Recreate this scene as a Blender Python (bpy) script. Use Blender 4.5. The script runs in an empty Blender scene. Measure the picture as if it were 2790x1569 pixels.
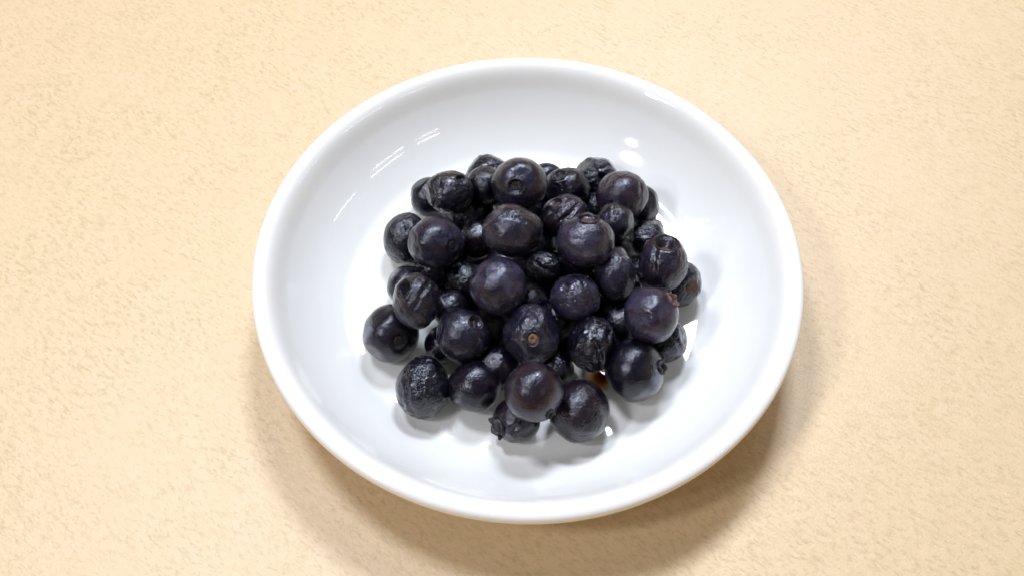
import bpy, bmesh, math, random
import numpy as np
from mathutils import Vector, Matrix

scene = bpy.context.scene
col = scene.collection

# ------------------------------------------------------------------ camera
ELEV, DIST, HFOV = 57.674, 0.25644, 50.0
AIM = Vector((-0.003697, -0.007858, 0.021))
e = math.radians(ELEV)
FWD = Vector((0, math.cos(e), -math.sin(e)))
UP = Vector((0, math.sin(e), math.cos(e)))
RIGHT = Vector((1, 0, 0))
cam_data = bpy.data.cameras.new("camera")
cam = bpy.data.objects.new("camera", cam_data)
col.objects.link(cam)
cam.matrix_world = Matrix.Translation(AIM - FWD * DIST) @ Matrix((RIGHT, UP, -FWD)).transposed().to_4x4()
cam_data.sensor_fit = 'HORIZONTAL'
cam_data.angle = math.radians(HFOV)
cam_data.clip_start = 0.005
cam_data.clip_end = 50
scene.camera = cam
VIEW = np.array([list(RIGHT), list(UP), list(-FWD)])      # rows: right, up, towards the viewer

# ------------------------------------------------------------------ room light
world = bpy.data.worlds.new("World")
scene.world = world
world.use_nodes = True
bg = world.node_tree.nodes["Background"]
# a warm toned room: pale ceiling overhead, orange horizon added to fill table shadow
wt = world.node_tree
w_tc = wt.nodes.new('ShaderNodeTexCoord'); w_sep = wt.nodes.new('ShaderNodeSeparateXYZ'); w_r = wt.nodes.new('ShaderNodeValToRGB')
wt.links.new(w_tc.outputs['Generated'], w_sep.inputs[0]); wt.links.new(w_sep.outputs['Z'], w_r.inputs['Fac']); wt.links.new(w_r.outputs['Color'], bg.inputs['Color'])
w_r.color_ramp.elements[0].position = 0.06; w_r.color_ramp.elements[0].color = (2.5, 1.45, 0.38, 1)
w_r.color_ramp.elements[1].position = 0.80; w_r.color_ramp.elements[1].color = (0.58, 0.54, 0.50, 1)
w_m = w_r.color_ramp.elements.new(0.32); w_m.color = (0.42, 0.36, 0.29, 1)
bg.inputs["Strength"].default_value = 0.28

def area_lamp(name, loc, target, sx, sy, power, color, roll=0.0, shape='RECTANGLE'):
    d = bpy.data.lights.new(name, 'AREA')
    d.shape = shape; d.size = sx; d.size_y = sy
    d.energy = power; d.color = color
    o = bpy.data.objects.new(name, d); col.objects.link(o)
    q = (Vector(target) - Vector(loc)).to_track_quat('-Z', 'Y')
    o.matrix_world = Matrix.Translation(loc) @ q.to_matrix().to_4x4() @ Matrix.Rotation(roll, 4, 'Z')
    return o

# overhead lamp at upper left, two ceiling panels, window light from the far side, row of twin tubes on the right
Z = 0.975                      # height of the lamps over the table
area_lamp("overhead_lamp", (-0.30 * Z, 0.27 * Z, Z), (0, 0, 0), 0.19 * Z, 0.19 * Z, 5.4, (0.88, 0.95, 1.06))
area_lamp("ceiling_panel", (-0.83 * Z, -0.61 * Z, Z), (0, 0, 0), 0.08 * Z, 0.11 * Z, 1.7, (0.94, 0.97, 1.04), 0, 'ELLIPSE')
area_lamp("ceiling_panel", (-0.67 * Z, -0.36 * Z, Z), (0, 0, 0), 0.14 * Z, 0.16 * Z, 3.8, (0.94, 0.97, 1.04), 0, 'ELLIPSE')
area_lamp("window_light", (0.115 * Z, 0.60 * Z, Z), (0, 0, 0), 0.21 * Z, 0.20 * Z, 8.4, (0.84, 0.93, 1.08))
area_lamp("window_light", (0.48 * Z, 0.95 * Z, Z), (0, 0, 0), 0.35 * Z, 0.35 * Z, 1.9, (0.90, 0.95, 1.04))
for (fx, fy, hl, deg, offs) in ((0.84, -0.70, 0.11, 36, (-.055, .055)), (1.21, -0.385, 0.22, 44, (-.065, .065)), (1.72, 0.22, 0.29, 49, (0.0,))):
    for s in offs:
        ang = math.radians(deg)
        d = bpy.data.lights.new("tube_lamp", 'AREA'); d.shape = 'RECTANGLE'
        d.size = 2 * hl * Z; d.size_y = 0.021 * Z; d.energy = 2.1 * hl; d.color = (1.0, 0.97, 0.93)
        o = bpy.data.objects.new("tube_lamp", d); col.objects.link(o)
        o.location = ((fx - math.sin(ang) * s) * Z, (fy + math.cos(ang) * s) * Z, Z); o.rotation_euler = (0, 0, ang)

vs = scene.view_settings
vs.view_transform = 'Standard'; vs.look = 'None'; vs.exposure = 0.0; vs.gamma = 1.0
scene.cycles.max_bounces = 12
scene.cycles.sample_clamp_indirect = 8.0

# ------------------------------------------------------------------ helpers
def new_obj(name, verts, faces, mat, parent=None, smooth=True):
    me = bpy.data.meshes.new(name)
    me.from_pydata([tuple(v) for v in verts], [], [tuple(f) for f in faces])
    if smooth:
        me.polygons.foreach_set('use_smooth', [True] * len(me.polygons))
    me.update()
    me.materials.append(mat)
    o = bpy.data.objects.new(name, me); col.objects.link(o)
    if parent: o.parent = parent
    return o

def tag(o, label=None, cat=None, group=None, kind=None):
    if label: o['label'] = label
    if cat: o['category'] = cat
    if group: o['group'] = group
    if kind: o['kind'] = kind

class Nodes:
    def __init__(self, name):
        self.m = bpy.data.materials.new(name); self.m.use_nodes = True
        self.t = self.m.node_tree; self.b = self.t.nodes["Principled BSDF"]
    def add(self, kind, **kw):
        n = self.t.nodes.new(kind)
        for k, v in kw.items():
            if k in n.inputs.keys(): n.inputs[k].default_value = v
            else: setattr(n, k, v)
        return n
    def link(self, a, ao, b, bi): self.t.links.new(a.outputs[ao], b.inputs[bi])
    def ramp(self, src, out, stops):
        r = self.add('ShaderNodeValToRGB')
        el = r.color_ramp.elements
        while len(el) < len(stops): el.new(0.5)
        for x, (p, c) in zip(el, stops):
            x.position = p; x.color = (*c, 1) if len(c) == 3 else c
        self.link(src, out, r, 'Fac'); return r
    def mix(self, fac, a, b, blend='MIX'):
        n = self.add('ShaderNodeMix', data_type='RGBA', blend_type=blend)
        for idx, v in ((0, fac), (6, a), (7, b)):
            if isinstance(v, tuple) and hasattr(v[0], 'outputs'): self.t.links.new(v[0].outputs[v[1]], n.inputs[idx])
            else: n.inputs[idx].default_value = v if idx == 0 else (*v, 1)
        return n            # output index 2
    def math(self, op, a, b=None, c=None):
        n = self.add('ShaderNodeMath', operation=op)
        for i, v in enumerate((a, b, c)):
            if v is None: continue
            if isinstance(v, tuple): self.t.links.new(v[0].outputs[v[1]], n.inputs[i])
            else: n.inputs[i].default_value = v
        return n

# numpy gradient noise
_rng = np.random.RandomState(11)
_perm = np.concatenate([_rng.permutation(256)] * 3)
_g = _rng.normal(size=(256, 3)); _g /= np.linalg.norm(_g, axis=1)[:, None]
def perlin(p):
    p = np.asarray(p, float); i = np.floor(p).astype(int); f = p - i; i &= 255
    u = f * f * f * (f * (f * 6 - 15) + 10)
    out = 0
    for dx in (0, 1):
        for dy in (0, 1):
            for dz in (0, 1):
                h = _perm[_perm[_perm[(i[:, 0] + dx) & 255] + ((i[:, 1] + dy) & 255)] + ((i[:, 2] + dz) & 255)]
                d = (_g[h] * (f - np.array([dx, dy, dz]))).sum(1)
                w = (u[:, 0] if dx else 1 - u[:, 0]) * (u[:, 1] if dy else 1 - u[:, 1]) * (u[:, 2] if dz else 1 - u[:, 2])
                out = out + w * d
    return out * 1.6
def sstep(a, b, x):
    t = np.clip((x - a) / (b - a), 0, 1); return t * t * (3 - 2 * t)
def smin(a, b, k):
    h = np.clip(0.5 + 0.5 * (b - a) / k, 0, 1); return b * (1 - h) + a * h - k * h * (1 - h)
def unit(v):
    v = np.asarray(v, float); return v / np.linalg.norm(v)

# ------------------------------------------------------------------ materials
def mat_table():
    N = Nodes("table_laminate"); b = N.b
    tc = N.add('ShaderNodeTexCoord')
    rot = N.add('ShaderNodeMapping'); rot.inputs['Rotation'].default_value = (0, 0, math.radians(37))
    N.link(tc, 'Object', rot, 'Vector')
    st = N.add('ShaderNodeMapping'); st.inputs['Scale'].default_value = (0.45, 1.0, 1.0)      # grain runs slantwise
    N.link(rot, 'Vector', st, 'Vector')
    def noise(src, **kw):
        n = N.add('ShaderNodeTexNoise', **kw); N.link(src, 'Vector', n, 'Vector'); return n
    cloud = noise(rot, Scale=38.0, Detail=4.0, Roughness=0.6, Distortion=0.8)
    mid = noise(rot, Scale=170.0, Detail=4.0, Roughness=0.6)
    dash = noise(st, Scale=1050.0, Detail=3.0, Roughness=0.65, Distortion=0.35)
    dash2 = noise(st, Scale=640.0, Detail=4.0, Roughness=0.7, Distortion=0.5)
    fleck = noise(st, Scale=1500.0, Detail=2.0, Roughness=0.6)
    base = N.ramp(mid, 'Fac', [(0.30, (0.655, 0.484, 0.276)), (0.50, (0.690, 0.506, 0.294)), (0.70, (0.702, 0.507, 0.310))])
    dens = N.ramp(cloud, 'Fac', [(0.34, (0.35,) * 3), (0.62, (1.0,) * 3)])
    d1 = N.ramp(dash, 'Fac', [(0.50, (0,) * 3), (0.68, (1,) * 3)])
    d2 = N.ramp(dash2, 'Fac', [(0.52, (0,) * 3), (0.70, (1,) * 3)])
    dd = N.math('MAXIMUM', (d1, 'Color'), (d2, 'Color'))
    dd = N.math('MULTIPLY', (dd, 'Value'), (dens, 'Color'))
    dd = N.math('MULTIPLY', (dd, 'Value'), 0.85)
    m1 = N.mix((dd, 'Value'), (0, 0, 0), (0.495, 0.352, 0.176)); N.t.links.new(base.outputs['Color'], m1.inputs[6])
    fl = N.ramp(fleck, 'Fac', [(0.60, (0,) * 3), (0.72, (0.6,) * 3)])
    m2 = N.mix((fl, 'Color'), (0, 0, 0), (0.760, 0.610, 0.410)); N.t.links.new(m1.outputs[2], m2.inputs[6])
    N.t.links.new(m2.outputs[2], b.inputs['Base Color'])
    b.inputs['Roughness'].default_value = 0.48
    b.inputs['IOR'].default_value = 1.65
    grit = noise(tc_as(N, tc), Scale=1500.0, Detail=2.0, Roughness=0.6)
    bp = N.add('ShaderNodeBump', Strength=0.7, Distance=0.00009)
    N.link(grit, 'Fac', bp, 'Height'); N.link(bp, 'Normal', b, 'Normal')
    return N.m
def tc_as(N, tc):
    m = N.add('ShaderNodeMapping'); N.link(tc, 'Object', m, 'Vector'); return m

def mat_dish():
    N = Nodes("white_porcelain"); b = N.b
    tc = N.add('ShaderNodeTexCoord')
    n = N.add('ShaderNodeTexNoise', Scale=60.0, Detail=2.0); N.link(tc, 'Object', n, 'Vector')
    r = N.ramp(n, 'Fac', [(0.3, (0.815, 0.80, 0.772)), (0.7, (0.83, 0.816, 0.79))])
    N.link(r, 'Color', b, 'Base Color')
    b.inputs['Roughness'].default_value = 0.06
    b.inputs['IOR'].default_value = 1.52
    rn = N.add('ShaderNodeTexNoise', Scale=35.0, Detail=1.0); N.link(tc, 'Object', rn, 'Vector')
    bp = N.add('ShaderNodeBump', Strength=0.02, Distance=0.0004); N.link(rn, 'Fac', bp, 'Height'); N.link(bp, 'Normal', b, 'Normal')
    return N.m

def mat_berry():
    N = Nodes("blueberry_skin"); b = N.b
    tc = N.add('ShaderNodeTexCoord')
    at = N.add('ShaderNodeAttribute', attribute_type='OBJECT', attribute_name='tone')
    sd = N.add('ShaderNodeAttribute', attribute_type='OBJECT', attribute_name='seed')
    add = N.add('ShaderNodeVectorMath', operation='ADD')
    N.link(tc, 'Object', add, 0); N.link(sd, 'Fac', add, 1)
    pat = N.add('ShaderNodeTexNoise', Scale=260.0, Detail=4.0, Roughness=0.6, Distortion=0.6)
    pat2 = N.add('ShaderNodeTexNoise', Scale=210.0, Detail=3.0, Roughness=0.5)
    lea = N.add('ShaderNodeTexNoise', Scale=1900.0, Detail=3.0, Roughness=0.62, Distortion=0.8)
    crk = N.add('ShaderNodeTexVoronoi', feature='DISTANCE_TO_EDGE', Scale=850.0)
    for n in (pat, pat2, lea, crk): N.link(add, 'Vector', n, 'Vector')
    base = N.ramp(at, 'Fac', [(0.0, (0.0010, 0.0014, 0.0060)), (0.5, (0.0024, 0.0013, 0.0056)), (1.0, (0.0085, 0.0018, 0.0055))])
    bloom = N.ramp(pat, 'Fac', [(0.34, (0.12, 0.12, 0.12)), (0.60, (1, 1, 1))])
    blo = N.add('ShaderNodeAttribute', attribute_type='OBJECT', attribute_name='bloom')
    bl = N.math('MULTIPLY', (bloom, 'Color'), (blo, 'Fac'))
    m1 = N.mix((bl, 'Value'), (0, 0, 0), (0.058, 0.050, 0.092)); N.t.links.new(base.outputs['Color'], m1.inputs[6])
    olive = N.ramp(pat2, 'Fac', [(0.58, (0, 0, 0)), (0.75, (1, 1, 1))])
    ol = N.math('MULTIPLY', (olive, 'Color'), 0.5)
    m2 = N.mix((ol, 'Value'), (0, 0, 0), (0.013, 0.012, 0.006)); N.t.links.new(m1.outputs[2], m2.inputs[6])
    N.t.links.new(m2.outputs[2], b.inputs['Base Color'])
    rr = N.ramp(pat, 'Fac', [(0.35, (0.16,) * 3), (0.65, (0.28,) * 3)])
    N.link(rr, 'Color', b, 'Roughness')
    b.inputs['IOR'].default_value = 1.36
    b.inputs['Specular Tint'].default_value = (0.80, 0.80, 1.0, 1)
    b.inputs['Coat Weight'].default_value = 0.45
    b.inputs['Coat Roughness'].default_value = 0.09
    b.inputs['Coat IOR'].default_value = 1.47
    c2 = N.ramp(crk, 'Distance', [(0.0, (0, 0, 0)), (0.12, (1, 1, 1))])
    h = N.math('MULTIPLY_ADD', (c2, 'Color'), 0.18, (lea, 'Fac'))
    wr = N.add('ShaderNodeAttribute', attribute_type='OBJECT', attribute_name='wrinkle')
    fold = N.add('ShaderNodeTexNoise', Scale=520.0, Detail=3.0, Roughness=0.55, Distortion=1.2); N.link(add, 'Vector', fold, 'Vector')
    f1 = N.math('SUBTRACT', (fold, 'Fac'), 0.5); f1 = N.math('ABSOLUTE', (f1, 'Value')); f1 = N.math('MULTIPLY', (f1, 'Value'), -7.0)
    where = N.ramp(pat2, 'Fac', [(0.36, (0.15,) * 3), (0.56, (1,) * 3)])
    f1 = N.math('MULTIPLY', (f1, 'Value'), (where, 'Color')); f1 = N.math('MULTIPLY', (f1, 'Value'), (wr, 'Fac'))
    h = N.math('ADD', (h, 'Value'), (f1, 'Value'))
    cw = N.math('MULTIPLY_ADD', (wr, 'Fac'), 0.40, 0.60); N.link(cw, 'Value', b, 'Coat Weight')
    bp = N.add('ShaderNodeBump', Strength=0.85, Distance=0.00012); N.link(h, 'Value', bp, 'Height')
    N.link(bp, 'Normal', b, 'Normal'); 
    hc = N.math('MULTIPLY_ADD', (lea, 'Fac'), 0.75, (f1, 'Value'))
    bc = N.add('ShaderNodeBump', Strength=0.85, Distance=0.00012); N.link(hc, 'Value', bc, 'Height'); N.link(bc, 'Normal', b, 'Coat Normal')
    return N.m

def mat_simple(name, c0, c1, rough, scale=1200.0, bump=0.5):
    N = Nodes(name); b = N.b
    tc = N.add('ShaderNodeTexCoord')
    n = N.add('ShaderNodeTexNoise', Scale=scale, Detail=4.0, Roughness=0.65); N.link(tc, 'Object', n, 'Vector')
    r = N.ramp(n, 'Fac', [(0.35, c0), (0.65, c1)]); N.link(r, 'Color', b, 'Base Color')
    b.inputs['Roughness'].default_value = rough
    bp = N.add('ShaderNodeBump', Strength=bump, Distance=0.00015); N.link(n, 'Fac', bp, 'Height'); N.link(bp, 'Normal', b, 'Normal')
    return N.m

def mat_liquid(name, color, rough=0.03):
    N = Nodes(name); b = N.b
    b.inputs['Base Color'].default_value = (*color, 1)
    b.inputs['Transmission Weight'].default_value = 1.0
    b.inputs['Roughness'].default_value = rough
    b.inputs['IOR'].default_value = 1.33
    return N.m

M_TABLE, M_DISH, M_SKIN = mat_table(), mat_dish(), mat_berry()
M_CROWN = mat_simple("dark_crown", (0.005, 0.004, 0.007), (0.016, 0.010, 0.014), 0.42)
M_CROWN_PINK = mat_simple("dry_pink_crown", (0.07, 0.030, 0.028), (0.20, 0.10, 0.095), 0.6)
M_SCAR = mat_simple("dark_scar", (0.004, 0.0035, 0.005), (0.018, 0.013, 0.015), 0.45)
M_SCAR_BROWN = mat_simple("brown_scar", (0.085, 0.040, 0.018), (0.26, 0.14, 0.072), 0.6)
M_SCAR_RED = mat_simple("red_brown_scar", (0.035, 0.010, 0.008), (0.12, 0.05, 0.035), 0.5)
def mat_stain(name, rx, ry, inner, outer):
    N = Nodes(name); N.t.nodes.remove(N.b)
    tc = N.add('ShaderNodeTexCoord'); mp = N.add('ShaderNodeMapping'); mp.inputs['Scale'].default_value = (1 / rx, 1 / ry, 0)
    N.link(tc, 'Object', mp, 'Vector')
    ln = N.add('ShaderNodeVectorMath', operation='LENGTH'); N.link(mp, 'Vector', ln, 0)
    r = N.ramp(ln, 'Value', [(0.15, inner), (0.60, outer), (0.98, (1, 1, 1))])
    tr = N.add('ShaderNodeBsdfTransparent'); N.link(r, 'Color', tr, 'Color')
    gl = N.add('ShaderNodeBsdfGlossy', Roughness=0.04)
    mx = N.add('ShaderNodeMixShader', Fac=0.04)
    N.t.links.new(tr.outputs[0], mx.inputs[1]); N.t.links.new(gl.outputs[0], mx.inputs[2])
    N.t.links.new(mx.outputs[0], N.t.nodes['Material Output'].inputs['Surface'])
    return N.m
M_JUICE = mat_stain("amber_juice", .0042, .0040, (0.42, 0.22, 0.06), (0.84, 0.68, 0.46))
M_GAP_SHADE = mat_simple("painted_gap_shade", (0.006, 0.002, 0.004), (0.012, 0.004, 0.006), 0.08, 200.0, 0.05)  # near-black plum that paints shade on the dish floor under the heap
M_PINK = mat_liquid("pale_pink_juice", (0.95, 0.82, 0.84))
# ------------------------------------------------------------------ table
def build_table():
    bm = bmesh.new()
    bmesh.ops.create_cube(bm, size=1.0)
    for v in bm.verts:
        v.co = Vector((v.co.x * 1.5, v.co.y * 0.9, v.co.z * 0.028))
        v.co += Vector((0.05, 0.06, -0.014))
    bmesh.ops.bevel(bm, geom=list(bm.edges), offset=0.004, segments=3, affect='EDGES')
    me = bpy.data.meshes.new("table_top"); bm.to_mesh(me); bm.free(); me.materials.append(M_TABLE)
    o = bpy.data.objects.new("table_top", me); col.objects.link(o)
    tag(o, "beige mottled laminate table top under the white dish", None, None, 'structure')
build_table()

# ------------------------------------------------------------------ dish
FLOOR = 0.0055
def bez(p, n):
    t = np.linspace(0, 1, n)[:, None]; p = np.array(p, float)
    return (1 - t) ** 3 * p[0] + 3 * (1 - t) ** 2 * t * p[1] + 3 * (1 - t) * t * t * p[2] + t ** 3 * p[3]
INNER = np.vstack([[[0.0, FLOOR], [0.012, FLOOR], [0.026, FLOOR], [0.036, FLOOR]],
    bez([(.0395, FLOOR), (.0435, FLOOR), (.0447, .0060), (.0462, .0069)], 20),
    bez([(.0462, .0069), (.0505, .0095), (.0540, .0127), (.0572, .0166)], 60)[1:],
    bez([(.0572, .0166), (.0592, .0190), (.0606, .0223), (.0630, .0223)], 40)[1:],
    bez([(.0630, .0223), (.0643, .0223), (.0651, .0217), (.0650, .0205)], 10)[1:]])
OUTER = np.vstack([bez([(.0650, .0205), (.0647, .0165), (.056, .0080), (.0405, .0042)], 34)[1:],
    [[.0392, .0036], [.0388, .0008], [.0380, .0002], [.0362, .0002], [.0355, .0010], [.0350, .0026], [.030, .0030], [0.0, .0030]]])
def lathe(profile, seg):
    verts, faces, rows = [], [], []
    for r, z in profile:
        if r == 0.0: rows.append([len(verts)]); verts.append((0, 0, z)); continue
        row = []
        for k in range(seg):
            a = 2 * math.pi * k / seg
            row.append(len(verts)); verts.append((r * math.cos(a), r * math.sin(a), z))
        rows.append(row)
    for A, B in zip(rows, rows[1:]):
        for k in range(seg):
            k2 = (k + 1) % seg
            if len(A) == 1: faces.append((A[0], B[k], B[k2]))
            elif len(B) == 1: faces.append((A[k2], A[k], B[0]))
            else: faces.append((A[k], B[k], B[k2], A[k2]))
    return verts, faces
dv, df = lathe(np.vstack([INNER, OUTER]), 1024)
dish = new_obj("dish", dv, df, M_DISH)
tag(dish, "white glossy round porcelain dish holding the pile of blueberries", "dish")

BERRY_POS = {
    1: (-9.64, 33.30, 10.94, 5.56, 1.053, 0.950),
    2: (-10.45, 24.91, 17.59, 4.63, 1.000, 1.000),
    3: (-19.10, 20.83, 20.05, 5.50, 1.060, 0.944),
    4: (-25.05, 26.57, 10.34, 4.93, 1.000, 1.000),
    5: (-1.82, 19.22, 25.40, 6.38, 1.036, 0.966),
    6: (10.17, 26.25, 14.33, 5.57, 1.043, 0.959),
    7: (5.45, 33.10, 9.65, 4.23, 1.023, 0.978),
    8: (18.55, 32.80, 10.80, 5.41, 1.064, 0.940),
    9: (23.83, 21.24, 18.00, 6.15, 1.015, 0.985),
    10: (29.69, 24.48, 10.13, 4.72, 0.961, 1.041),
    11: (9.62, 15.78, 16.49, 5.70, 1.041, 0.961),
    12: (21.44, 11.59, 20.13, 4.56, 1.000, 1.000),
    13: (13.43, 1.27, 27.00, 6.37, 1.048, 0.954),
    14: (-3.61, 3.75, 27.79, 6.38, 1.077, 0.929),
    15: (-21.99, 5.65, 20.07, 6.31, 1.050, 0.952),
    16: (-30.32, 12.69, 11.35, 5.97, 0.926, 1.080),
    17: (-12.42, 12.10, 12.20, 4.59, 1.000, 1.000),
    18: (30.46, 14.21, 9.82, 4.46, 1.000, 1.000),
    19: (32.21, -0.61, 20.55, 6.00, 0.944, 1.060),
    20: (37.24, -0.12, 10.88, 5.49, 0.984, 1.017),
    21: (20.68, -2.84, 19.49, 5.40, 0.886, 1.128),
    22: (11.15, -9.59, 19.48, 5.54, 1.024, 0.977),
    23: (3.86, 4.49, 9.92, 4.55, 1.000, 1.000),
    24: (-6.85, -8.47, 22.69, 6.38, 0.987, 1.013),
    25: (-15.45, 1.15, 10.06, 4.70, 1.000, 1.000),
    26: (-29.16, -0.70, 10.44, 5.04, 1.000, 1.000),
    27: (-25.92, -11.16, 20.89, 5.77, 0.915, 1.092),
    28: (-32.42, -14.82, 11.90, 6.53, 0.987, 1.013),
    29: (-15.02, -18.02, 16.76, 6.17, 0.980, 1.021),
    30: (-19.86, -16.55, 9.65, 4.54, 1.000, 1.000),
    31: (0.80, -18.13, 17.29, 6.45, 0.949, 1.054),
    32: (14.95, -20.31, 16.51, 5.75, 0.943, 1.061),
    33: (28.20, -15.51, 21.67, 6.27, 0.980, 1.020),
    34: (32.97, -15.68, 10.42, 5.02, 0.957, 1.044),
    35: (24.40, -25.58, 13.63, 6.89, 0.970, 1.031),
    36: (-24.32, -28.94, 11.87, 6.50, 0.937, 1.067),
    37: (-12.38, -29.21, 12.57, 5.82, 1.015, 0.986),
    38: (1.12, -35.56, 22.48, 6.38, 0.969, 1.032),
    39: (-2.69, -36.67, 10.53, 5.14, 1.025, 0.976),
    40: (11.47, -35.26, 12.19, 6.83, 0.976, 1.025),
    41: (6.40, -22.92, 9.55, 4.14, 1.043, 0.959),
    42: (22.28, -11.24, 10.62, 5.28, 1.000, 1.000),
    43: (-15.23, 20.87, 10.60, 5.25, 1.000, 1.000),
    44: (7.79, -10.18, 10.21, 4.86, 1.000, 1.000),
    45: (-18.80, -6.85, 10.52, 4.44, 1.000, 1.000),
    46: (-7.40, -22.95, 10.17, 5.16, 1.000, 1.000),
    47: (17.80, 24.00, 9.36, 3.98, 1.000, 1.000),
    48: (-8.50, -12.00, 10.70, 5.05, 1.000, 1.000),
    49: (2.00, 12.00, 10.70, 5.05, 1.000, 1.000),
    50: (0.50, -6.00, 10.70, 5.05, 1.000, 1.000),
    51: (-23.50, 4.50, 10.00, 4.37, 1.000, 1.000),
    52: (12.50, 7.50, 10.70, 5.05, 1.000, 1.000),
    53: (23.00, -1.50, 10.70, 5.05, 1.000, 1.000),
    54: (23.00, 9.00, 10.00, 4.37, 1.000, 1.000),
    55: (-5.50, 4.50, 10.70, 5.05, 1.000, 1.000),
    56: (0.50, 22.50, 10.70, 5.05, 1.000, 1.000),
    57: (-7.00, 24.00, 10.00, 4.37, 1.000, 1.000),
    58: (14.00, -6.00, 10.00, 4.37, 1.000, 1.000),
    59: (-19.00, 10.50, 10.00, 4.37, 1.000, 1.000),
    60: (28.40, 4.20, 9.40, 4.00, 1.000, 1.000),
}

# ------------------------------------------------------------------ blueberries
# number: axis of the crown or scar as an offset on the face seen (right, up) in radii, ending, wrinkle, tone, dents, grooves
_bm = bmesh.new(); bmesh.ops.create_icosphere(_bm, subdivisions=5, radius=1.0)
_bm.verts.ensure_lookup_table()
SPHERE = np.array([v.co[:] for v in _bm.verts]); SPHERE /= np.linalg.norm(SPHERE, axis=1)[:, None]
SFACES = [tuple(v.index for v in f.verts) for f in _bm.faces]; _bm.free()

def basis(a):
    t = unit(np.cross(a, [0.3, 1, 0.2] if abs(a[1]) < .9 else [1, 0, 0])); return t, np.cross(a, t)

def berry_radius(u, rng, axis, end, size, wrinkle, dents, grooves):
    so = rng.uniform(0, 60, 3)
    r = 1 - 0.03 * (u @ axis) ** 2
    r = r + 0.045 * perlin(u * 1.25 + so) + 0.014 * perlin(u * 2.6 + so + 9)
    for (d, h) in dents:                                   # pressed flats
        c = u @ unit(d); pl = np.where(c > 0.05, h / np.maximum(c, 0.05), 9.0)
        r = smin(r, pl, 0.05)
    # wrinkled skin: warped ridges in patches
    w = u * 1.0 + 0.22 * np.stack([perlin(u * 3 + so + k) for k in (1, 17, 31)], -1)
    t1, t2 = basis(unit(rng.normal(size=3)))
    q = w @ np.stack([t1 * 3.2, t2 * 3.2, np.cross(t1, t2) * 7.5], -1)
    rid = 1 - np.abs(perlin(q + so + 4)) * 2
    rid2 = 1 - np.abs(perlin(w * 11 + so + 7)) * 2
    patch = sstep(-0.25, 0.35, perlin(u * 1.9 + so + 23))
    r = r - 0.75 * wrinkle * patch * (0.055 * sstep(0.45, 1.0, rid) + 0.018 * sstep(0.4, 1.0, rid2))
    r = r + wrinkle * 0.012 * perlin(u * 6 + so + 3)
    for (n, off, wd, dep, c, ext) in grooves:              # single deep folds
        n = unit(n); c = unit(c)
        s = u @ n - off + 0.12 * perlin(u * 2.6 + so + 40) + 0.04 * perlin(u * 7 + so + 44)
        m = np.exp(-(np.arccos(np.clip(u @ c, -1, 1)) / ext) ** 2)
        r = r - dep * m * np.exp(-(s / wd) ** 2) * (0.8 + 0.7 * perlin(u * 4 + so + 60)) + 0.2 * dep * m * (np.exp(-((s - 2.1 * wd) / wd) ** 2) + np.exp(-((s + 2.1 * wd) / wd) ** 2))
    th = np.arccos(np.clip(u @ axis, -1, 1))
    th = th * (1 + 0.06 * perlin(u * 5 + so + 50))
    if end == 'crown':
        r = r - 0.20 * (1 - sstep(size * 0.62, size * 0.98, th)) + 0.012 * np.exp(-((th - size * 1.12) / 0.10) ** 2)
    elif end == 'open':
        r = r - 0.42 * (1 - sstep(size * 0.45, size * 0.98, th)) + 0.03 * np.exp(-((th - size * 1.1) / 0.09) ** 2)
    elif end == 'scar':
        r = r - 0.085 * (1 - sstep(size * 0.5, size * 1.15, th)) + 0.012 * np.exp(-((th - size * 1.35) / 0.10) ** 2)
    elif end == 'pit':
        r = r - 0.16 * np.exp(-(th / (size * 0.8)) ** 2)
    return r * (1.03 / np.mean(r)), th

def crown_mesh(rng, axis, size, R, shape, lobe=0.17, flare=0.25, radius_at=0.98):
    t1, t2 = basis(axis); verts, faces = [], []
    n = 60; ph0 = rng.uniform(0, 6.28)
    prof_n = 6
    jag = [rng.uniform(0.55, 1.15) for _ in range(5)]
    for k in range(n):
        ph = 2 * math.pi * k / n
        lo = ((ph - ph0) * 5 / (2 * math.pi)) % 5
        idx = int(lo); fr = lo - idx
        tip = (1 - abs(2 * fr - 1) ** 1.5) * jag[idx] + 0.12 * rng.uniform(-1, 1)
        h = lobe * (0.22 + 0.78 * max(0, tip))
        s0 = math.sin(size); c0 = math.cos(size) * radius_at
        fl = flare + 0.10 * math.sin(3 * ph + ph0)
        pts = [(s0 + .035, c0 - .10), (s0 + .03, c0 + .01), (s0 + .03 + h * fl, c0 + h), (s0 + h * fl - .025, c0 + h * .97), (s0 - .05, c0 - .01), (s0 - .075, c0 - .15)]
        for (rho, z) in pts:
            p = (t1 * math.cos(ph) + t2 * math.sin(ph)) * rho + axis * z
            verts.append(p)
    for k in range(n):
        k2 = (k + 1) % n
        for j in range(prof_n - 1):
            faces.append((k * prof_n + j, k2 * prof_n + j, k2 * prof_n + j + 1, k * prof_n + j + 1))
    return np.array(verts), faces

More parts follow.
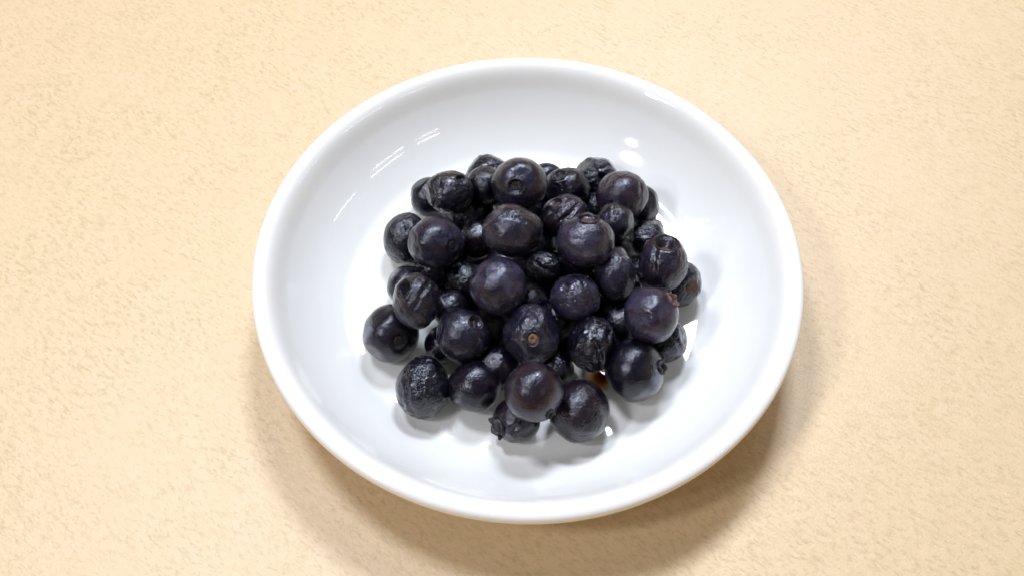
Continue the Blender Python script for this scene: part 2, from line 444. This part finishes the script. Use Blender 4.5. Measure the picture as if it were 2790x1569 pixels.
def disc_mesh(rng, axis, rad, depth, ribs, hole):
    t1, t2 = basis(axis); verts, faces = [axis * (depth - (0.05 if hole else 0.01))], []
    n, m = 40, 6; ph0 = rng.uniform(0, 6)
    for i in range(1, m + 1):
        f = i / m
        for k in range(n):
            ph = 2 * math.pi * k / n
            z = depth + 0.05 * (abs(math.cos(ribs / 2 * ph + ph0 + 0.5 * math.sin(2 * ph))) ** 0.5 - 0.6) * math.sin(math.pi * f) + 0.012 * rng.uniform(-1, 1)
            if hole and i == 1: z -= 0.012 * (1 + math.sin(2 * ph))
            if i == m: z -= 0.05
            verts.append((t1 * math.cos(ph) + t2 * math.sin(ph)) * rad * f + axis * z)
    for k in range(n): faces.append((0, 1 + k, 1 + (k + 1) % n))
    for i in range(m - 1):
        for k in range(n):
            a, b_ = 1 + i * n + k, 1 + i * n + (k + 1) % n
            faces.append((a, a + n, b_ + n, b_))
    return np.array(verts), faces

# how much of the waxy bloom is left on each berry (wet ones have lost it; low ones kept dark to paint gap shade)
BLOOM = {24: 0.95, 13: 0.9, 33: 0.85, 22: 0.7, 15: 0.6, 14: 0.5, 21: 0.55, 31: 0.4, 5: 0.45, 29: 0.35, 19: 0.4, 9: 0.4, 12: 0.35, 38: 0.25, 11: 0.25, 3: 0.12, 27: 0.12, 28: 0.1}
GROUP = "blueberries heaped in the white dish"
def build_berry(num, label, ax=None, end=None, size=0.34, wrinkle=0.5, tone=0.4, dents=(), grooves=(), scar=None, crown=None, lobe=0.17, flare=0.25):
    x, y, z, R, sx, sy = BERRY_POS[num]
    rng = np.random.RandomState(100 + num)
    if ax is None: axis = unit([rng.uniform(-.6, .6), rng.uniform(-.9, .2), -1])
    else:
        zz = 1 - ax[0] ** 2 - ax[1] ** 2
        axis = unit([ax[0], ax[1], math.sqrt(max(zz, 0.0)) if len(ax) == 2 else ax[2]])
    base_dents = [(unit(rng.normal(size=3)), rng.uniform(.90, .96)) for _ in range(2)]
    r, th = berry_radius(SPHERE, rng, axis, end, size, wrinkle, list(dents) + base_dents, grooves)
    aniso = np.array([sx, sy, 1.0])
    def world(p): return ((p * aniso) @ VIEW) * (R * 0.001)
    o = new_obj("blueberry", world(SPHERE * r[:, None]), SFACES, M_SKIN)
    o.location = (x * .001, y * .001, z * .001)
    o['bloom'] = 0.72 * BLOOM.get(num, 0.02)
    o['wrinkle'] = float(min(1.2, max(0.1, wrinkle))); o['tone'] = float(tone); o['seed'] = float(num) * 0.137
    tag(o, label, "blueberry", GROUP)
    inner = float(r[np.argmin(th)])
    if crown:
        v, f = crown_mesh(rng, axis, size, R, None, lobe, flare, float(np.median(r[np.abs(th - size * 1.05) < .12])))
        new_obj("crown", world(v), f, crown, o)
    if scar:
        rad = math.sin(size) * (0.80 if end in ('crown', 'open') else 0.72)
        v, f = disc_mesh(rng, axis, rad, inner + 0.02, 10, scar is SB)
        new_obj("scar", world(v), f, scar, o)
    return o

C_, S_, SB, SR, CP = M_CROWN, M_SCAR, M_SCAR_BROWN, M_SCAR_RED, M_CROWN_PINK
build_berry(1, "creased blueberry at the far edge of the heap, behind its left peak", wrinkle=1.0, tone=.5, dents=[((.5, .9, .2), .86), ((-.8, .6, .2), .9)], grooves=[((.6, .4, .2), .35, .06, .10, (.3, .5, .8), .8)])
build_berry(2, "small shaded blueberry squeezed between two crowned berries near the far edge", wrinkle=.6, tone=.2)
build_berry(3, "wet crinkled blueberry at upper left with a dark crown hole on its right shoulder", (.52, .50), 'crown', .30, .95, .25, dents=[((-.4, .2, .9), .92)], scar=S_, crown=C_, lobe=.05, grooves=[((.5, .9, 0), -.35, .05, .07, (-.1, -.3, .9), .6), ((1, .2, 0), -.72, .05, .06, (-.7, 0, .6), .9)])
build_berry(4, "smooth blueberry half hidden behind the wet crinkled one at upper left", wrinkle=.15, tone=.35)
build_berry(5, "big round blueberry at the heap's far top with a ring crown facing the viewer", (-.14, -.20), 'crown', .31, .35, .3, scar=S_, crown=C_, lobe=.05, flare=.5)
build_berry(6, "glossy dark blueberry right of the ring crowned one, its crown notch at upper left", (-.36, .58), 'crown', .32, .7, .45, scar=S_, crown=C_, lobe=.05, dents=[((-.2, -.1, .9), .92)])
build_berry(7, "sliver of a blueberry peeping out behind the far top of the heap", wrinkle=.3, tone=.3)
build_berry(8, "shrunken blueberry with deep folds at the far right edge of the heap", (.15, -.15), 'pit', .34, 1.2, .25, dents=[((-.7, .5, .4), .85), ((.8, .5, .2), .84), ((.1, .9, .2), .9)], grooves=[((.8, .5, 0), .05, .10, .16, (.0, .2, .9), .8), ((.3, -.9, 0), -.25, .08, .10, (.2, .2, .9), .7)])
build_berry(9, "smooth plum tinted blueberry at upper right, leaning over a smaller holed one", wrinkle=.45, tone=.95, dents=[((.75, .15, .55), .93)], grooves=[((1, -.1, 0), .66, .05, .05, (.7, .1, .6), .8)])
build_berry(10, "blueberry tucked behind the plum tinted one on the heap's right edge", wrinkle=.4, tone=.15, dents=[((.95, .1, .3), .88)])
build_berry(11, "blueberry folded by two slanting grooves, behind the pinkish crowned one", (-.45, .62), 'crown', .26, .7, .85, grooves=[((.72, -.70, 0), .0, .10, .13, (.1, -.1, 1), .75), ((.72, -.70, 0), -.52, .08, .10, (-.3, .3, .9), .7)], scar=SR)
build_berry(12, "small blueberry with a tiny dark stem hole near its top", (-.05, .48), 'pit', .15, .5, .15, dents=[((.85, 0, .5), .92)], scar=None)
build_berry(13, "large bluish blueberry with its pinkish crown disc on top, centre right of the heap", (.06, .83), 'crown', .36, .35, .6, scar=SR, crown=C_, lobe=.09, flare=.4)
build_berry(14, "wide lumpy blueberry tilted to the left in the upper middle of the heap", wrinkle=.55, tone=.2, dents=[((-.65, .62, .35), .90), ((.55, .7, .3), .90), ((.1, -.25, .95), .96)], grooves=[((.45, .9, 0), .42, .07, .06, (.0, .5, .8), .8)])
build_berry(15, "dusty grey blueberry with a small round scar at its right, on the heap's left side", (.66, -.14), 'scar', .24, .25, .15, scar=S_, dents=[((-.85, 0, .5), .93)], grooves=[((1, .15, 0), -.62, .05, .05, (-.6, 0, .75), .9)])
build_berry(16, "dark glossy blueberry at the left edge, partly covered by the dusty grey one", wrinkle=.6, tone=.1, dents=[((.1, .35, .9), .93)], grooves=[((.9, .5, 0), .35, .08, .10, (.4, .2, .9), .6)])
build_berry(17, "shaded blueberry deep in the gap between the dusty grey and the wide lumpy ones", wrinkle=.5, tone=.6)
build_berry(18, "wrinkled blueberry peeking out above the torn open crown on the right", wrinkle=1.1, tone=.3, dents=[((-.3, .3, .9), .9)])
build_berry(19, "blueberry on the right with a wide open jagged crown showing red inside", (.04, .80), 'open', .54, .5, .65, scar=SR, crown=C_, lobe=.05, flare=.1, grooves=[((1, -.1, 0), -.45, .08, .09, (-.4, .1, .9), .7), ((1, -.25, 0), .35, .05, .05, (.3, .4, .8), .7)])
build_berry(20, "blueberry at the far right lying on the dish with a brown rough end", (.55, -.22), 'scar', .50, .8, .5, scar=SR, dents=[((-.1, .3, .9), .93)])
build_berry(21, "shaded greyish blueberry below the pinkish crowned one", wrinkle=.7, tone=.2, dents=[((.8, .6, .2), .88), ((.1, -.3, .9), .92)])
build_berry(22, "round bluish blueberry with a puckered crown at upper left, right of centre", (-.50, .42), 'scar', .22, .7, .4, scar=S_, grooves=[((1, .25, 0), .42, .07, .08, (.5, .0, .8), .6), ((1, .25, 0), .68, .05, .05, (.7, .1, .7), .6)])
build_berry(23, "glinting wrinkled blueberry deep in the gap in the middle of the heap", wrinkle=1.2, tone=.15, grooves=[((.5, .8, 0), .1, .08, .15, (0, .1, 1), .8)])
build_berry(24, "biggest dull blue blueberry in the very middle of the heap, crown out of sight", wrinkle=.45, tone=.35, dents=[((-.15, .6, .75), .95)])
build_berry(25, "crinkled dark blueberry just left of the biggest central one", wrinkle=1.1, tone=.3)
build_berry(26, "blueberry on the left edge mostly covered by one with a dark crown", wrinkle=.35, tone=.1)
build_berry(27, "glossy blueberry at middle left with a broad dark crown at its upper left", (-.45, .45), 'open', .34, .75, .35, scar=S_, crown=C_, lobe=.08, flare=.3, grooves=[((.8, -.5, 0), .15, .08, .09, (.2, .1, .95), .7)])
build_berry(28, "leftmost blueberry, plump and smooth with a dim scar at lower right", (.40, -.24), 'scar', .28, .12, .5, scar=S_)
build_berry(29, "round grey sheened blueberry with a dark crown at upper right, lower left of the heap", (.52, .50), 'crown', .30, .35, .15, scar=S_, crown=C_, lobe=.05, dents=[((-.9, .2, .4), .93)])
build_berry(30, "small blueberry wedged on the dish under the grey sheened one", wrinkle=.5, tone=.3)
build_berry(31, "shrivelled blueberry with a round light brown star scar facing the viewer", (.04, -.12), 'scar', .27, 1.0, .3, scar=SB, crown=C_, lobe=.03, flare=.4, dents=[((-.75, .45, .5), .84), ((.8, .35, .45), .85), ((-.6, -.6, .5), .88), ((.0, .75, .6), .90)], grooves=[((.8, .55, 0), .55, .06, .07, (.4, .5, .7), .7), ((.9, -.4, 0), -.55, .06, .07, (-.6, .3, .7), .7)])
build_berry(32, "badly shrivelled blueberry with deep upright folds above the amber juice spot", (.0, -.85), 'crown', .40, 1.3, .45, dents=[((-.8, .4, .4), .86), ((.8, -.3, .5), .86), ((-.5, -.7, .5), .88)], grooves=[((1, .25, 0), .10, .10, .20, (.1, -.3, 1), .55), ((1, -.25, 0), .48, .09, .13, (.4, .4, .8), .5), ((1, -.45, .1), -.40, .10, .11, (-.4, -.2, .9), .5), ((.3, 1, 0), .45, .08, .08, (-.1, .5, .8), .4)])
build_berry(33, "big dull purple blueberry at right with a dry pink crown on its right shoulder", (.74, .52), 'crown', .26, .25, .7, crown=CP, scar=CP, lobe=.16, flare=.2, dents=[((-.2, .5, .8), .97)])
build_berry(34, "blueberry on the dish half hidden beneath the dull purple pink crowned one", wrinkle=.9, tone=.15, grooves=[((.8, .5, 0), .3, .08, .1, (.4, .2, .8), .7)])
build_berry(35, "large plump glossy blueberry at lower right, resting on the bare dish", (.90, .14), 'crown', .22, .15, .4, crown=C_, scar=S_, lobe=.12)
build_berry(36, "lone pear shaped blueberry with upright wrinkles at lower left of the heap", wrinkle=1.0, tone=.1, dents=[((-.8, .65, .2), .86), ((.85, .6, .2), .90), ((.75, -.7, .3), .95)], grooves=[((1, .25, 0), .05, .06, .05, (.1, -.1, 1), .8), ((1, .2, 0), .3, .05, .04, (.3, -.3, .9), .6), ((1, .1, 0), -.45, .06, .04, (-.4, -.1, .9), .8)])
build_berry(37, "dark glossy blueberry right beside the lone pear shaped one", wrinkle=.2, tone=.55)
build_berry(38, "round plum coloured blueberry at the front resting on two others", (.55, -.68), 'crown', .15, .15, .95, crown=C_, scar=S_, lobe=.10)
build_berry(39, "small blueberry at the very front with jagged crown teeth at its left", (-.83, -.30), 'crown', .48, .5, .75, crown=C_, scar=S_, lobe=.20, flare=.35, grooves=[((.8, -.6, 0), .1, .10, .12, (-.05, -.1, 1), .4)])
build_berry(40, "large glossy plum blueberry at the front right with a bubbled top edge", wrinkle=.5, tone=.8, dents=[((-.1, .35, .9), .96)])
build_berry(41, "dim blueberry on the dish behind the two front berries", wrinkle=.6, tone=.5)
build_berry(42, "dark blueberry in shade between the shrivelled one and the dull purple one", wrinkle=.2, tone=.3)
build_berry(43, "dark blueberry in shade beneath the wet crinkled one", wrinkle=.4, tone=.3)
build_berry(44, "dark blueberry in shade under the round bluish one right of centre", wrinkle=.4, tone=.5)
build_berry(45, "dark blueberry in shade between the left crown and the grey sheened one", wrinkle=.4, tone=.6)
build_berry(46, "dark blueberry in shade under the brown star scar", wrinkle=.4, tone=.4)
build_berry(47, "tiny glinting blueberry low in the gap beside the plum tinted one at upper right", wrinkle=.8, tone=.4)
for num, label in (
        (48, "shaded blueberry low in the heap just left of the brown star scar"),
        (49, "shaded blueberry low in the heap between the wide lumpy and pinkish crowned ones"),
        (50, "shaded blueberry low in the heap directly above the brown star scar"),
        (51, "shaded blueberry low in the heap below the dusty grey one"),
        (52, "shaded blueberry low in the heap beneath the pinkish crowned one"),
        (53, "shaded blueberry low in the heap between the greyish and the dull purple ones"),
        (54, "shaded blueberry low in the heap left of the open jagged crown"),
        (55, "shaded blueberry low in the heap beneath the right edge of the biggest central one"),
        (56, "shaded blueberry low in the heap right behind the wide lumpy one"),
        (57, "shaded blueberry low in the heap beneath the ring crowned one"),
        (58, "shaded blueberry low in the heap just below the round bluish one"),
        (59, "shaded blueberry low in the heap right of the dusty grey one's scar"),
        (60, "small shaded blueberry low in the heap beneath the open jagged crown")):
    if num in BERRY_POS: build_berry(num, label, wrinkle=.5, tone=.3 + .05 * (num % 7))

# ------------------------------------------------------------------ juice and water on the dish, painted shade under the heap
def puddle(name, cx, cy, rx, ry, rot, h, mat, seed, label, cat, rough=1.0, thin=False):
    rng = np.random.RandomState(seed)
    n, m = 48, 8
    ph = np.linspace(0, 2 * np.pi, n, endpoint=False)
    wob = 1 + rough * 0.22 * perlin(np.stack([np.cos(ph) * 1.3, np.sin(ph) * 1.3, np.full(n, seed * 3.7)], -1)) + .08 * perlin(np.stack([np.cos(ph) * 4, np.sin(ph) * 4, np.full(n, seed * 1.7)], -1))
    verts, faces = [(0, 0, h)], []
    for i in range(1, m + 1):
        f = i / m
        zz = h * (1 - f * f) ** 2 if thin else (h * math.sqrt(max(0, 1 - f ** 2.2)) if i < m else 0.0)
        for k in range(n):
            X, Y = rx * f * wob[k] * math.cos(ph[k]), ry * f * wob[k] * math.sin(ph[k])
            verts.append((X * math.cos(rot) - Y * math.sin(rot), X * math.sin(rot) + Y * math.cos(rot), zz))
    base = len(verts); verts.append((0, 0, -.00004))
    for k in range(n): faces.append((0, 1 + k, 1 + (k + 1) % n))
    for i in range(m - 1):
        for k in range(n):
            a, b_ = 1 + i * n + k, 1 + i * n + (k + 1) % n
            faces.append((a, a + n, b_ + n, b_))
    o0 = 1 + (m - 1) * n
    for k in range(n): faces.append((base, o0 + (k + 1) % n, o0 + k))
    o = new_obj(name, verts, faces, mat); o.location = (cx, cy, FLOOR + .00005)
    tag(o, label, cat)
    return o
puddle("juice_puddle", .0178, -.0230, .0042, .0040, 0, .0003, M_JUICE, 3, "amber brown spot of juice on the dish below the shrivelled folded berry", "juice", .6, True)
puddle("juice_drop", .0338, .0206, .0019, .0023, .3, .0012, M_PINK, 5, "tiny clear pinkish juice drop at the heap's upper right edge", "juice drop")
puddle("gap_shade_sheet", .0035, -.0025, .0255, .0165, 0, .0006, M_GAP_SHADE, 8, "thin dark plum sheet painting shade under the middle of the blueberry heap", "juice", .4)  # dark sheet added to blacken the gaps between berries like shade
